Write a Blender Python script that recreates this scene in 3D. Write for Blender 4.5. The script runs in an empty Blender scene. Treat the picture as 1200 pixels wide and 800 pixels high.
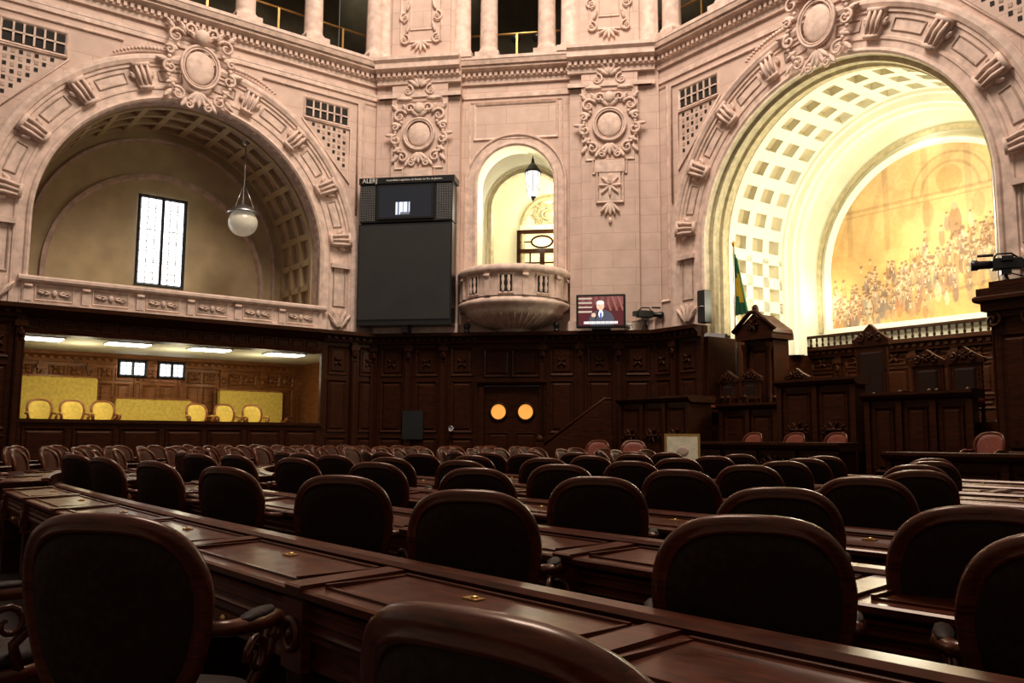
import bpy, bmesh, math, random
from mathutils import Matrix, Vector
random.seed(7)
pi=math.pi; cos=math.cos; sin=math.sin
# ---------------------------------------------------------------- materials
def nt(name):
    m=bpy.data.materials.new(name); m.use_nodes=True
    t=m.node_tree; b=t.nodes['Principled BSDF']
    return m,t,b
def simple(name,col,rough=.5,metal=0,nscale=6,namt=.25,bump=0,emis=None,estr=0,coat=0,spec=.5,coord='Object'):
    m,t,b=nt(name); N=t.nodes; L=t.links
    tc=N.new('ShaderNodeTexCoord'); no=N.new('ShaderNodeTexNoise'); no.inputs['Scale'].default_value=nscale; no.inputs['Detail'].default_value=5
    L.new(tc.outputs[coord],no.inputs['Vector'])
    r=N.new('ShaderNodeValToRGB'); c=col
    r.color_ramp.elements[0].position=.3; r.color_ramp.elements[1].position=.7
    r.color_ramp.elements[0].color=(c[0]*(1-namt),c[1]*(1-namt),c[2]*(1-namt),1)
    r.color_ramp.elements[1].color=(min(1,c[0]*(1+namt*.6)),min(1,c[1]*(1+namt*.6)),min(1,c[2]*(1+namt*.6)),1)
    L.new(no.outputs['Fac'],r.inputs['Fac']); L.new(r.outputs['Color'],b.inputs['Base Color'])
    b.inputs['Roughness'].default_value=rough; b.inputs['Metallic'].default_value=metal
    b.inputs['Coat Weight'].default_value=coat; b.inputs['Coat Roughness'].default_value=.2
    b.inputs['Specular IOR Level'].default_value=spec
    if bump:
        bp=N.new('ShaderNodeBump'); bp.inputs['Strength'].default_value=bump; bp.inputs['Distance'].default_value=.02
        L.new(no.outputs['Fac'],bp.inputs['Height']); L.new(bp.outputs['Normal'],b.inputs['Normal'])
    if emis:
        b.inputs['Emission Color'].default_value=(*emis,1); b.inputs['Emission Strength'].default_value=estr
    return m
def ashlar(name,col):
    m,t,b=nt(name); N=t.nodes; L=t.links
    tc=N.new('ShaderNodeTexCoord'); br=N.new('ShaderNodeTexBrick')
    br.inputs['Scale'].default_value=1; br.inputs['Mortar Size'].default_value=.007; br.inputs['Mortar Smooth'].default_value=.3
    br.inputs['Brick Width'].default_value=1.25; br.inputs['Row Height'].default_value=.5; br.inputs['Bias'].default_value=0
    a=[x*1.0 for x in col]; d=[x*.93 for x in col]
    br.inputs['Color1'].default_value=(*a,1); br.inputs['Color2'].default_value=(*d,1); br.inputs['Mortar'].default_value=(col[0]*.68,col[1]*.62,col[2]*.58,1)
    L.new(tc.outputs['UV'],br.inputs['Vector'])
    no=N.new('ShaderNodeTexNoise'); no.inputs['Scale'].default_value=2.2; no.inputs['Detail'].default_value=8; L.new(tc.outputs['UV'],no.inputs['Vector'])
    mx=N.new('ShaderNodeMix'); mx.data_type='RGBA'; mx.blend_type='MULTIPLY'; mx.inputs['Factor'].default_value=.4
    rp=N.new('ShaderNodeValToRGB'); rp.color_ramp.elements[0].position=.3; rp.color_ramp.elements[0].color=(.6,.55,.50,1); rp.color_ramp.elements[1].position=.65
    L.new(no.outputs['Fac'],rp.inputs['Fac']); L.new(br.outputs['Color'],mx.inputs['A']); L.new(rp.outputs['Color'],mx.inputs['B'])
    L.new(mx.outputs['Result'],b.inputs['Base Color']); b.inputs['Roughness'].default_value=.75
    bp=N.new('ShaderNodeBump'); bp.inputs['Strength'].default_value=.3; bp.inputs['Distance'].default_value=.01; bp.invert=True
    L.new(br.outputs['Fac'],bp.inputs['Height']); L.new(bp.outputs['Normal'],b.inputs['Normal'])
    return m
def woodm(name,c0,c1,rough=.32,coat=.3,scale=1.0,spec=.5):
    m,t,b=nt(name); N=t.nodes; L=t.links
    tc=N.new('ShaderNodeTexCoord'); mp=N.new('ShaderNodeMapping'); mp.inputs['Scale'].default_value=(2*scale,14*scale,1)
    L.new(tc.outputs['UV'],mp.inputs['Vector'])
    no=N.new('ShaderNodeTexNoise'); no.inputs['Scale'].default_value=1.5; no.inputs['Detail'].default_value=7; no.inputs['Distortion'].default_value=1.2
    L.new(mp.outputs['Vector'],no.inputs['Vector'])
    rp=N.new('ShaderNodeValToRGB'); rp.color_ramp.elements[0].position=.3; rp.color_ramp.elements[1].position=.72
    rp.color_ramp.elements[0].color=(*c0,1); rp.color_ramp.elements[1].color=(*c1,1)
    L.new(no.outputs['Fac'],rp.inputs['Fac']); L.new(rp.outputs['Color'],b.inputs['Base Color'])
    n2=N.new('ShaderNodeTexNoise'); n2.inputs['Scale'].default_value=9; L.new(tc.outputs['UV'],n2.inputs['Vector'])
    mr=N.new('ShaderNodeMapRange'); mr.inputs['To Min'].default_value=rough*.7; mr.inputs['To Max'].default_value=rough*1.5
    L.new(n2.outputs['Fac'],mr.inputs['Value']); L.new(mr.outputs['Result'],b.inputs['Roughness'])
    b.inputs['Coat Weight'].default_value=coat; b.inputs['Coat Roughness'].default_value=.15; b.inputs['Specular IOR Level'].default_value=spec
    b.inputs['Specular Tint'].default_value=(1,.62,.42,1); b.inputs['Coat Tint'].default_value=(1,.85,.75,1)
    return m
def attrmat(name,emit=0,rough=.6,paint=False):
    m,t,b=nt(name); N=t.nodes; L=t.links
    a=N.new('ShaderNodeAttribute'); a.attribute_name='Col'; out=a.outputs['Color']
    if paint:
        tc=N.new('ShaderNodeTexCoord'); 
        for (sc,lo,f) in ((4,.62,.22),(.7,.66,.45)):
            no=N.new('ShaderNodeTexNoise'); no.inputs['Scale'].default_value=sc; no.inputs['Detail'].default_value=8; no.inputs['Distortion'].default_value=1.5
            L.new(tc.outputs['Object'],no.inputs['Vector'])
            rp=N.new('ShaderNodeValToRGB'); rp.color_ramp.elements[0].position=.35; rp.color_ramp.elements[0].color=(lo,lo*.80,lo*.55,1); rp.color_ramp.elements[1].position=.6
            mx=N.new('ShaderNodeMix'); mx.data_type='RGBA'; mx.blend_type='MULTIPLY'; mx.inputs['Factor'].default_value=f
            L.new(no.outputs['Fac'],rp.inputs['Fac']); L.new(out,mx.inputs['A']); L.new(rp.outputs['Color'],mx.inputs['B']); out=mx.outputs['Result']
    L.new(out,b.inputs['Base Color']); b.inputs['Roughness'].default_value=rough
    if emit:
        L.new(out,b.inputs['Emission Color']); b.inputs['Emission Strength'].default_value=emit
    return m
STONE=ashlar('stone_ashlar',(.70,.515,.43))
ORN=simple('stone_carved',(.72,.54,.45),.7,nscale=5,namt=.25,bump=.3)
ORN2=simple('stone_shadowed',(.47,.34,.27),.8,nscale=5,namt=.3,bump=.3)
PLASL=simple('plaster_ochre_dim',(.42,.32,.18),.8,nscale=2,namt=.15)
CREAM=simple('plaster_cream',(.84,.81,.66),.7,nscale=2,namt=.06)
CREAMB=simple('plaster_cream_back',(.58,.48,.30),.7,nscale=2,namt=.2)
GOLD=simple('gilded_moulding',(.52,.44,.27),.5,nscale=6,namt=.3)
WOOD=woodm('wood_panelling',(.010,.0024,.0009),(.040,.0098,.0035),.45,.03,1,.18)
WOODL=woodm('wood_panelling_gallery',(.12,.04,.012),(.32,.12,.035),.4,.1)
DESK=woodm('wood_desk',(.020,.0038,.0016),(.098,.020,.0072),.32,.25,1.5,.33)
CHW=woodm('wood_chair',(.022,.005,.0022),(.09,.019,.0075),.3,.25,3,.33)
LEA=simple('leather_dark',(.017,.0066,.0038),.6,nscale=40,namt=.4,bump=.15,spec=.15)
LEAM=simple('leather_oxblood',(.048,.014,.007),.5,nscale=40,namt=.4,bump=.15,spec=.2)
LEAR=simple('leather_red',(.17,.035,.018),.45,nscale=30,namt=.3,bump=.1)
YEL=simple('velvet_yellow',(.72,.50,.09),.8,nscale=12,namt=.2)
BLACK=simple('black_plastic',(.01,.01,.011),.35,nscale=20,namt=.2)
DARK=simple('void_dark',(.02,.016,.012),.9)
GREYP=simple('display_face',(.03,.03,.028),.35,nscale=1.5,namt=.15)
METAL=simple('brushed_metal',(.5,.5,.5),.35,1,nscale=30,namt=.2)
BRASS=simple('brass',(.6,.38,.13),.35,1,nscale=20,namt=.2)
WHITE=simple('white_paint',(.75,.74,.7),.5)
CARPET=simple('carpet_brown',(.022,.007,.004),.9,nscale=60,namt=.4,bump=.3)
GLOW=simple('window_daylight',(.9,.9,.9),.4,emis=(.93,.95,1),estr=3.6)
AMBER=simple('amber_glass',(.8,.35,.06),.3,emis=(1,.42,.08),estr=.75)
PANE=simple('warm_pane_glass',(.8,.7,.4),.3,emis=(1,.82,.42),estr=.8)
FLUO=simple('fluorescent_tube',(1,1,1),.4,emis=(1,.95,.75),estr=14)
GLOBE=simple('opal_glass',(.62,.57,.45),.25,namt=.1,emis=(1,.9,.7),estr=.12)
LANT=simple('lantern_glass',(.95,.95,.9),.25,emis=(1,.97,.9),estr=2.0)
GREEN=simple('flag_green',(.01,.10,.035),.7)
FYEL=simple('flag_yellow',(.6,.42,.03),.7)
BLUE=simple('flag_blue',(.10,.3,.55),.7)
PAPER=simple('paper_cream',(.72,.66,.48),.7,nscale=9,namt=.2)
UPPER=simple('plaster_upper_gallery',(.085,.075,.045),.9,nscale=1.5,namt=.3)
# ---------------------------------------------------------------- builder
class MB:
    def __init__(s): s.v=[];s.f=[];s.mi=[];s.sm=[];s.mats=[];s.M=Matrix.Identity(4)
    def mat(s,m):
        if m not in s.mats: s.mats.append(m)
        return s.mats.index(m)
    def add(s,vs,fs,m,smooth=False):
        o=len(s.v); k=s.mat(m)
        for p in vs: s.v.append(s.M@Vector(p))
        for f in fs: s.f.append(tuple(i+o for i in f)); s.mi.append(k); s.sm.append(smooth)
    def box(s,x0,x1,y0,y1,z0,z1,m,nx=1,b=0):
        if b:
            vs=[];
            for (z,i) in ((z0,b),(z0+b,0),(z1-b,0),(z1,b)):
                for (x,y) in ((x0+i,y0+i),(x1-i,y0+i),(x1-i,y1-i),(x0+i,y1-i)): vs.append((x,y,z))
            fs=[(3,2,1,0),(12,13,14,15)]
            for l in range(3):
                for k in range(4): a=l*4+k; c=l*4+(k+1)%4; fs.append((a,c,c+4,a+4))
            s.add(vs,fs,m); return
        s.prism([(y0,z0),(y1,z0),(y1,z1),(y0,z1)],x0,x1,m,nx)
    def prism(s,pr,x0,x1,m,nx=1,smooth=False,caps=True):
        n=len(pr); vs=[]
        for i in range(nx+1):
            x=x0+(x1-x0)*i/nx
            vs+=[(x,p[0],p[1]) for p in pr]
        fs=[]
        for i in range(nx):
            for k in range(n): a=i*n+k; c=i*n+(k+1)%n; fs.append((a,c,c+n,a+n))
        if caps: fs+= [tuple(range(n-1,-1,-1)), tuple(nx*n+k for k in range(n))]
        s.add(vs,fs,m,smooth)
    def prismz(s,pr,y0,y1,m):   # polygon in x,z extruded in y
        n=len(pr); vs=[(p[0],y0,p[1]) for p in pr]+[(p[0],y1,p[1]) for p in pr]
        fs=[(k,(k+1)%n,(k+1)%n+n,k+n) for k in range(n)]+[tuple(range(n-1,-1,-1)),tuple(n+k for k in range(n))]
        s.add(vs,fs,m)
    def frame(s,x0,x1,z0,z1,y,w,h,m):  # raised picture-frame moulding (towards -y)
        vs=[]
        for (i,d) in ((0,0),(w*.25,h),(w*.6,h*.7),(w,0)):
            for (x,z) in ((x0+i,z0+i),(x1-i,z0+i),(x1-i,z1-i),(x0+i,z1-i)): vs.append((x,y-d,z))
        fs=[]
        for l in range(3):
            for k in range(4): a=l*4+k; c=l*4+(k+1)%4; fs.append((a,c,c+4,a+4))
        s.add(vs,fs,m)
    def raised(s,x0,x1,z0,z1,y,h,i,m):
        vs=[(x0,y,z0),(x1,y,z0),(x1,y,z1),(x0,y,z1),(x0+i,y-h,z0+i),(x1-i,y-h,z0+i),(x1-i,y-h,z1-i),(x0+i,y-h,z1-i)]
        s.add(vs,[(0,1,5,4),(1,2,6,5),(2,3,7,6),(3,0,4,7),(4,5,6,7)],m)
    def panel(s,x0,x1,z0,z1,y,m,w=.07,h=.035):
        s.frame(x0,x1,z0,z1,y,w,h,m)
        if x1-x0>w*3.4 and z1-z0>w*3.4: s.raised(x0+w*1.3,x1-w*1.3,z0+w*1.3,z1-w*1.3,y,h*.8,w*.5,m)
    def lathe(s,pr,seg,m,c=(0,0,0),a0=0,a1=2*pi,smooth=True):
        vs=[];n=len(pr)
        for i in range(seg+1):
            a=a0+(a1-a0)*i/seg
            for (r,z) in pr: vs.append((c[0]+r*cos(a),c[1]+r*sin(a),c[2]+z))
        fs=[]
        for i in range(seg):
            for k in range(n-1): a=i*n+k; fs.append((a,a+n,a+n+1,a+1))
        s.add(vs,fs,m,smooth)
    def ball(s,c,rx,ry,rz,m,seg=10,rings=6):
        vs=[(c[0],c[1],c[2]-rz)]
        for j in range(1,rings):
            t=-pi/2+pi*j/rings
            for i in range(seg):
                a=2*pi*i/seg; vs.append((c[0]+rx*cos(t)*cos(a),c[1]+ry*cos(t)*sin(a),c[2]+rz*sin(t)))
        vs.append((c[0],c[1],c[2]+rz)); fs=[]
        for i in range(seg): fs.append((0,1+(i+1)%seg,1+i))
        for j in range(rings-2):
            for i in range(seg):
                a=1+j*seg+i; b=1+j*seg+(i+1)%seg; fs.append((a,b,b+seg,a+seg))
        l=len(vs)-1; o=1+(rings-2)*seg
        for i in range(seg): fs.append((o+i,o+(i+1)%seg,l))
        s.add(vs,fs,m,True)
    def tube(s,path,r,m,seg=8,closed=False):
        P=[Vector(p) for p in path]; n=len(P); R=r if isinstance(r,(list,tuple)) else [r]*n
        vs=[]; up=None
        for i in range(n):
            if closed: t=(P[(i+1)%n]-P[i-1])
            else: t=P[min(i+1,n-1)]-P[max(i-1,0)]
            t.normalize()
            if up is None:
                up=Vector((0,0,1)) if abs(t.z)<.9 else Vector((0,1,0))
            a=up-t*up.dot(t)
            if a.length<1e-4: a=t.orthogonal()
            a.normalize(); b=t.cross(a); up=a
            for k in range(seg):
                q=2*pi*k/seg; vs.append(P[i]+(a*cos(q)+b*sin(q))*R[i])
        fs=[]; rng=n if closed else n-1
        for i in range(rng):
            for k in range(seg):
                a=i*seg+k; b=i*seg+(k+1)%seg; c=((i+1)%n)*seg+(k+1)%seg; d=((i+1)%n)*seg+k
                fs.append((a,b,c,d))
        if not closed: fs+= [tuple(range(seg)),tuple((n-1)*seg+k for k in range(seg-1,-1,-1))]
        s.add(vs,fs,m,True)
    def archpath(s,sc,zs,r,zb,n=40,jn=1):
        pts=[]
        if zb<zs-1e-4:
            for j in range(jn): pts.append((sc+r,zb+(zs-zb)*j/jn,1,0))
        for i in range(n+1):
            a=pi*i/n; pts.append((sc+r*cos(a),zs+r*sin(a),cos(a),sin(a)))
        if zb<zs-1e-4:
            for j in range(jn): pts.append((sc-r,zs+(zb-zs)*(j+1)/jn,-1,0))
        return pts
    def arch(s,pr,sc,zs,r,zb,m,n=40,closed=False,smooth=False):
        pts=s.archpath(sc,zs,r,zb,n); k=len(pr); vs=[]
        for (x,z,nx,nz) in pts:
            for (o,y) in pr: vs.append((x+nx*o,y,z+nz*o))
        fs=[]
        for i in range(len(pts)-1):
            for j in range(k if closed else k-1):
                a=i*k+j; b=i*k+(j+1)%k; fs.append((a,b,b+k,a+k))
        s.add(vs,fs,m,smooth)
    def wallarch(s,x0,x1,z0,z1,sc,zs,r,zb,y,m,n=40):
        def q(a,b,c,d): s.add([(a,y,c),(b,y,c),(b,y,d),(a,y,d)],[(0,1,2,3)],m)
        if sc-r>x0: q(x0,sc-r,z0,z1)
        if sc+r<x1: q(sc+r,x1,z0,z1)
        if zb>z0: q(sc-r,sc+r,z0,zb)
        for i in range(n):
            a=pi*i/n; b=pi*(i+1)/n
            xa,za,xb,zb2=sc+r*cos(a),zs+r*sin(a),sc+r*cos(b),zs+r*sin(b)
            s.add([(xa,y,za),(xb,y,zb2),(xb,y,z1),(xa,y,z1)],[(0,1,2,3)],m)
    def tymp(s,sc,zs,r,zb,y,m,n=30):
        P=[(sc+r,y,zb)]+[(sc+r*cos(pi*i/n),y,zs+r*sin(pi*i/n)) for i in range(n+1)]+[(sc-r,y,zb)]
        s.add(P,[tuple(range(len(P)))],m)
    def finish(s,name,fr=None,parent=None,loc=None,rot=None,mesh_only=False):
        fr=fr or (lambda p:p)
        uvs=[]
        for f in s.f:
            p=[s.v[i] for i in f]
            nrm=Vector((0,0,0))
            for i in range(len(p)): nrm+= (p[i]-p[0]).cross(p[(i+1)%len(p)]-p[0])
            ax,ay,az=abs(nrm.x),abs(nrm.y),abs(nrm.z)
            for v in p:
                if ay>=ax and ay>=az: uvs.append((v.x,v.z))
                elif ax>=az: uvs.append((v.y,v.z))
                else: uvs.append((v.x,v.y))
        W=[Vector(fr(v)) for v in s.v]
        if loc is None and rot is None and not mesh_only:
            mn=[min(v[i] for v in W) for i in range(3)]; mx=[max(v[i] for v in W) for i in range(3)]
            o=Vector(((mn[0]+mx[0])/2,(mn[1]+mx[1])/2,mn[2])); W=[v-o for v in W]
        else: o=Vector(loc or (0,0,0))
        me=bpy.data.meshes.new(name); me.from_pydata([tuple(v) for v in W],[],s.f)
        for m in s.mats: me.materials.append(m)
        me.polygons.foreach_set('material_index',s.mi); me.polygons.foreach_set('use_smooth',s.sm)
        uv=me.uv_layers.new(name='UVMap'); uv.data.foreach_set('uv',[c for u in uvs for c in u])
        bm=bmesh.new(); bm.from_mesh(me); bmesh.ops.recalc_face_normals(bm,faces=bm.faces); bm.to_mesh(me); bm.free()
        me.update()
        if mesh_only: return me
        ob=bpy.data.objects.new(name,me); bpy.context.collection.objects.link(ob); ob.location=o
        if rot is not None: ob.rotation_euler=rot
        if parent: 
            ob.parent=parent; ob.matrix_parent_inverse=parent.matrix_world.inverted()
        return ob
def mk(o,sx,sd): return lambda p:(o[0]+sx[0]*p[0]+sd[0]*p[1], o[1]+sx[1]*p[0]+sd[1]*p[1], p[2])
FL=mk((-3.9,25),(-.788,-.616),(-.616,.788))
FC=mk((-3.9,25),(.9875,-.1575),(.1575,.9875))
FR=mk((3.96,23.75),(.574,-.819),(.819,.574))
T=Matrix.Translation
def RY(a): return Matrix.Rotation(a,4,'Y')
# ---------------------------------------------------------------- carved ornament
def spiral(m,cx,cz,y,r,turn,dirn,a0,mat,th):
    P=[];R=[]
    n=16
    for i in range(n+1):
        t=i/n; a=a0+dirn*turn*2*pi*t; rr=r*(1-t*.85)
        P.append((cx+rr*cos(a),y-.03-t*.03,cz+rr*sin(a))); R.append(th*(1-.4*t))
    m.tube(P,R,mat,6)
def leaf(m,cx,cz,y,L,w,ang,mat,t=.06):
    old=m.M.copy(); m.M=m.M@T((cx,y,cz))@RY(-ang)
    m.ball((L/2,-t*.5,0),L/2,t,w/2,mat,8,5)
    m.ball((L*.75,-t*.9,0),L*.3,t*.8,w*.28,mat,6,4); m.M=old
def cartouche(m,cx,cz,w,h,y,mat=None,dense=True):
    mat=mat or ORN
    m.ball((cx,y,cz),w*.2,.07,h*.2,mat,16,8)
    for k,(a,b,th) in enumerate(((.26,.25,.032),(.225,.22,.018))):
        P=[(cx+w*a*cos(2*pi*i/24),y-.05,cz+h*b*sin(2*pi*i/24)) for i in range(24)]
        m.tube(P,th*min(1.3,w),mat,6,True)
    th=.028*min(1.6,w)
    for sx in (-1,1):
        for (px,pz,r,a0,d) in ((.34,.30,.12,pi*.9,-1),(.40,-.08,.10,pi*.5,-1),(.28,-.36,.10,pi*.3,1),(.16,.42,.09,pi*1.2,-1),(.42,.12,.07,pi*.2,1),(.13,-.46,.06,pi*.5,1)):
            aa=a0 if sx>0 else pi-a0
            spiral(m,cx+sx*w*px,cz+h*pz,y,r*w,1.3,d*sx,aa,mat,th)
        for (px,pz,a) in ((.30,.14,.4),(.30,-.2,-.5),(.2,.36,1.0),(.15,-.38,-1.0),(.36,.38,.8),(.36,-.32,-.9),(.42,.0,0)):
            leaf(m,cx+sx*w*px,cz+h*pz,y,w*.17,w*.07,a if sx>0 else pi-a,mat,.045)
        if dense:
            for i in range(11):
                t=i/10; m.ball((cx+sx*w*(.31+.13*sin(pi*t)),y-.03,cz+h*(.2-.52*t)),.032*w,.035,.032*w,mat,6,4)
    for i in range(5):
        a=pi/2+(i-2)*.42; leaf(m,cx,cz+h*.28,y,h*.2,w*.08,a,mat,.05)
        a=-pi/2+(i-2)*.4; leaf(m,cx,cz-h*.28,y,h*.2,w*.07,a,mat,.05)
def bracket(m,mat,w=.55,h=.7):
    # carved voussoir block, local x across, z radial
    m.prismz([(-w*.38,-h*.5),(w*.38,-h*.5),(w*.5,h*.5),(-w*.5,h*.5)],-.12,0,mat)
    for k in (-1,0,1): m.tube([(k*w*.26,-.13,-h*.42),(k*w*.3,-.18,0),(k*w*.34,-.14,h*.45)],[.03,.045,.035],mat,6)
    m.tube([(-w*.5,-.13,h*.42),(w*.5,-.13,h*.42)],.06,mat,8)
    m.tube([(-w*.4,-.12,-h*.45),(w*.4,-.12,-h*.45)],.05,mat,8)
    for k in (-1,1): leaf(m,k*w*.45,-h*.1,-.05,h*.32,.12,pi/2-k*.5,mat,.04)
def archivolt(name,fr,sc,zs,r,zb,crown):
    m=MB()
    m.arch([(0,.1),(0,-.08),(.05,-.12),(.10,-.1),(.13,-.05),(.28,-.05),(.30,-.08),(.36,-.08),(.38,-.04),(.86,-.04),(.88,-.08),(.95,-.08),(.97,-.12),(1.06,-.16),(1.14,-.15),(1.2,-.08),(1.2,0)],sc,zs,r,zb,ORN,56)
    for a in (8,29,50,71,109,130,151,172):
        t=math.radians(a); old=m.M
        m.M=T((sc+(r+.62)*cos(t),-.04,zs+(r+.62)*sin(t)))@RY(pi/2-t); bracket(m,ORN,.42,.66); m.M=old
    A=[8,29,50,71,90,109,130,151,172]
    for i in range(8):
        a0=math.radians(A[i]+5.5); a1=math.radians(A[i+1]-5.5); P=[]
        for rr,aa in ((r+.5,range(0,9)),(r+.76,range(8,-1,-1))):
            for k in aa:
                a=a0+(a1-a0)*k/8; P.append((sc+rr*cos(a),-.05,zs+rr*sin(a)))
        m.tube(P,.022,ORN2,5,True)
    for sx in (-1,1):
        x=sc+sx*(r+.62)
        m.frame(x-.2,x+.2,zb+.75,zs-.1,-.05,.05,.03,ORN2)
        for k in range(5): leaf(m,x,zb+.1,-.08,.55,.13,pi/2+(k-2)*.35,ORN,.05)
        m.box(x-.3,x+.3,-.16,0,zs-.22,zs-.1,ORN)
    if crown:
        cartouche(m,sc,zs+r+.95,1.9,2.3,-.18)
        for sx in (-1,1):
            for i in range(16):
                t=i/15; a=pi/2-sx*(.16+.28*t); rr=r+1.28+.05*sin(t*pi)
                m.ball((sc+rr*cos(a),-.12,zs+rr*sin(a)),.075*(1-.5*t),.06,.075*(1-.5*t),ORN,6,4)
        m.ball((sc,-.26,zs+r+1.75),.2,.16,.22,ORN,10,6)
    return m.finish(name,fr)
# vault with coffers
def coffers(m,sc,zs,r,zb,y0,y1,nc,nang,mr,mb,dep=.16,rib=.2):
    m.arch([(dep,y0),(dep,y1)],sc,zs,r,zb,mb,48)
    for c in range(nc+1):
        y=y0+(y1-y0)*c/nc
        m.arch([(dep,y-rib/2),(0,y-rib/2),(0,y+rib/2),(dep,y+rib/2)],sc,zs,r,zb,mr,48)
    for i in range(nang+1):
        a=pi*i/nang; old=m.M
        m.M=T((sc+r*cos(a),0,zs+r*sin(a)))@RY(pi/2-a)
        m.box(-rib*.6,rib*.6,y0,y1,0,dep,mr); m.M=old
    st=pi*r/nang; k=1
    while zs-k*st>zb:
        for sx in (-1,1):
            x=sc+sx*(r+dep/2); m.box(x-dep/2,x+dep/2,y0,y1,zs-k*st-rib*.6,zs-k*st+rib*.6,mr)
        k+=1
ZW=4.2; ZC=12.45
def cornice(m,x0,x1,y=0):
    pr=[(y+.05,11.72),(y-.08,11.72),(y-.08,11.86),(y-.14,11.9),(y-.14,12.02),(y-.3,12.12),(y-.34,12.12),(y-.34,12.28),(y-.42,12.36),(y-.42,12.45),(y+.05,12.45)]
    m.prism(pr,x0,x1,ORN)
    n=int((x1-x0)/.16)
    for i in range(n):
        x=x0+(x1-x0)*(i+.25)/n; m.box(x,x+.085,y-.22,y-.1,11.92,12.03,ORN)
    m.box(x0,x1,y-.05,y+.05,11.3,11.42,ORN)
def grille(m,cx,cz,flip):
    w=1.3; m.frame(cx-w/2-.08,cx+w/2+.08,cz-.08,cz+.55,0,.08,.05,ORN)
    m.add([(cx-w/2,-.02,cz),(cx+w/2,-.02,cz),(cx+w/2,-.02,cz+.47),(cx-w/2,-.02,cz+.47)],[(0,1,2,3)],DARK)
    for i in range(1,6): x=cx-w/2+w*i/6; m.box(x-.022,x+.022,-.05,-.01,cz,cz+.47,ORN)
    m.box(cx-w/2,cx+w/2,-.05,-.01,cz+.22,cz+.26,ORN)
    n=8
    for i in range(n):
        hgt=1.35*(i+1)/n; x=cx+flip*(-w/2+w*(i+.5)/n); k=int(hgt/.17)
        for j in range(k): m.box(x-.04,x+.04,-.012,0.0,cz-.25-.17*j,cz-.16-.17*j,DARK if (i+j)%2 else ORN2)
    P=[(cx-flip*(w/2+.1),-.02,cz-.1),(cx+flip*(w/2+.1),-.02,cz-.1),(cx+flip*(w/2+.1),-.02,cz-1.75)]
    m.tube(P,.035,ORN,5,True)
    P=[(cx-flip*(w/2+1.3),-.02,cz+.75),(cx+flip*(w/2+.35),-.02,cz+.75),(cx+flip*(w/2+.35),-.02,cz-2.6)]
    m.tube(P,.04,ORN,5)
def upper_level(m,x0,x1,cols,pil,bx0=None,bx1=None):
    for x in cols:
        m.box(x-.36,x+.36,-.36,.36,12.45,12.62,ORN)
        m.lathe([(.34,0),(.34,.08),(.29,.14),(.27,.2),(.27,.24),(.25,2.6),(.23,3.3),(.3,3.4),(.34,3.5)],18,ORN,(x,0,12.62))
        m.box(x-.4,x+.4,-.4,.4,16.1,16.3,ORN)
    m.box(x0,x1,-.3,.4,16.3,17.2,STONE)
    m.box(x0,x1,-.4,3.4,12.2,12.45,ORN2)
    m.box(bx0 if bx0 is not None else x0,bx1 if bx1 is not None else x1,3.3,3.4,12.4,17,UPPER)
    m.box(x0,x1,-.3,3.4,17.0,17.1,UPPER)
    m.tube([(x0,.15,13.35),(x1,.15,13.35)],.035,BRASS,6)
    for x in pil: m.box(x-.03,x+.03,.12,.18,12.45,13.35,BRASS)
# ================================================================= LEFT WALL
SC,R0,ZS,ZB=5.6,3.6,6.27,4.2
m=MB()
m.wallarch(0,15,ZW,11.8,SC,ZS,R0,ZB,0,STONE)
m.frame(.1,.75,5,11.2,0,.08,.04,ORN)
grille(m,1.9,10.35,-1); grille(m,9.4,10.35,1)
m.box(0,15,-.06,0,11.42,11.5,ORN)
cornice(m,0,15)
m.finish('wall_left',FL)
archivolt('trim_1',FL,SC,ZS,R0,ZB,True)
m=MB(); upper_level(m,0,15,[.4,2.4,4.4,6.4,8.4,10.4],[1.4,3.4,5.4,7.4,9.4]); m.finish('upper_gallery_colonnade',FL)
m=MB()
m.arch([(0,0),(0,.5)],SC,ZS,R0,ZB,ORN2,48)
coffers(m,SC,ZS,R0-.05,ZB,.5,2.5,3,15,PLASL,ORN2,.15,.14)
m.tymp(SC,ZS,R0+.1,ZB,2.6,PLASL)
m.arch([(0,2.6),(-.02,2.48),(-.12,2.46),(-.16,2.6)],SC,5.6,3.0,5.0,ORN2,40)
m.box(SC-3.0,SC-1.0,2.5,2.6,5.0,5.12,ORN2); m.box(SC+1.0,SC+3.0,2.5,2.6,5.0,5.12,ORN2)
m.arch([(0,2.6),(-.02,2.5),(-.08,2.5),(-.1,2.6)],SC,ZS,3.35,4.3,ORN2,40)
m.box(SC-R0,SC+R0,0,2.6,4.1,4.2,ORN2)
m.finish('wall_left_alcove',FL)
def leaded(m,x0,x1,z0,z1,y,cols,rows):
    m.add([(x0,y,z0),(x1,y,z0),(x1,y,z1),(x0,y,z1)],[(0,1,2,3)],GLOW)
    m.frame(x0-.07,x1+.07,z0-.07,z1+.07,y,.1,.07,BLACK)
    for i in range(1,cols):
        x=x0+(x1-x0)*i/cols; t=.04 if i*2==cols else .006; m.box(x-t,x+t,y-.05,y,z0,z1,BLACK)
    for j in range(1,rows):
        z=z0+(z1-z0)*j/rows; m.box(x0,x1,y-.03,y,z-.005,z+.005,BLACK)
m=MB(); leaded(m,SC-.6,SC+.6,5.45,7.9,2.55,6,8)
for i in range(9):
    for sx in (-1,1):
        P=[(SC+sx*.3+.2*cos(a)*(1 if i%2 else .6),2.52,5.6+i*.26+.1*sin(a)) for a in [k*pi/5 for k in range(10)]]
        m.tube(P,.009,BRASS,4,True)
m.finish('window_1',FL)
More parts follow.
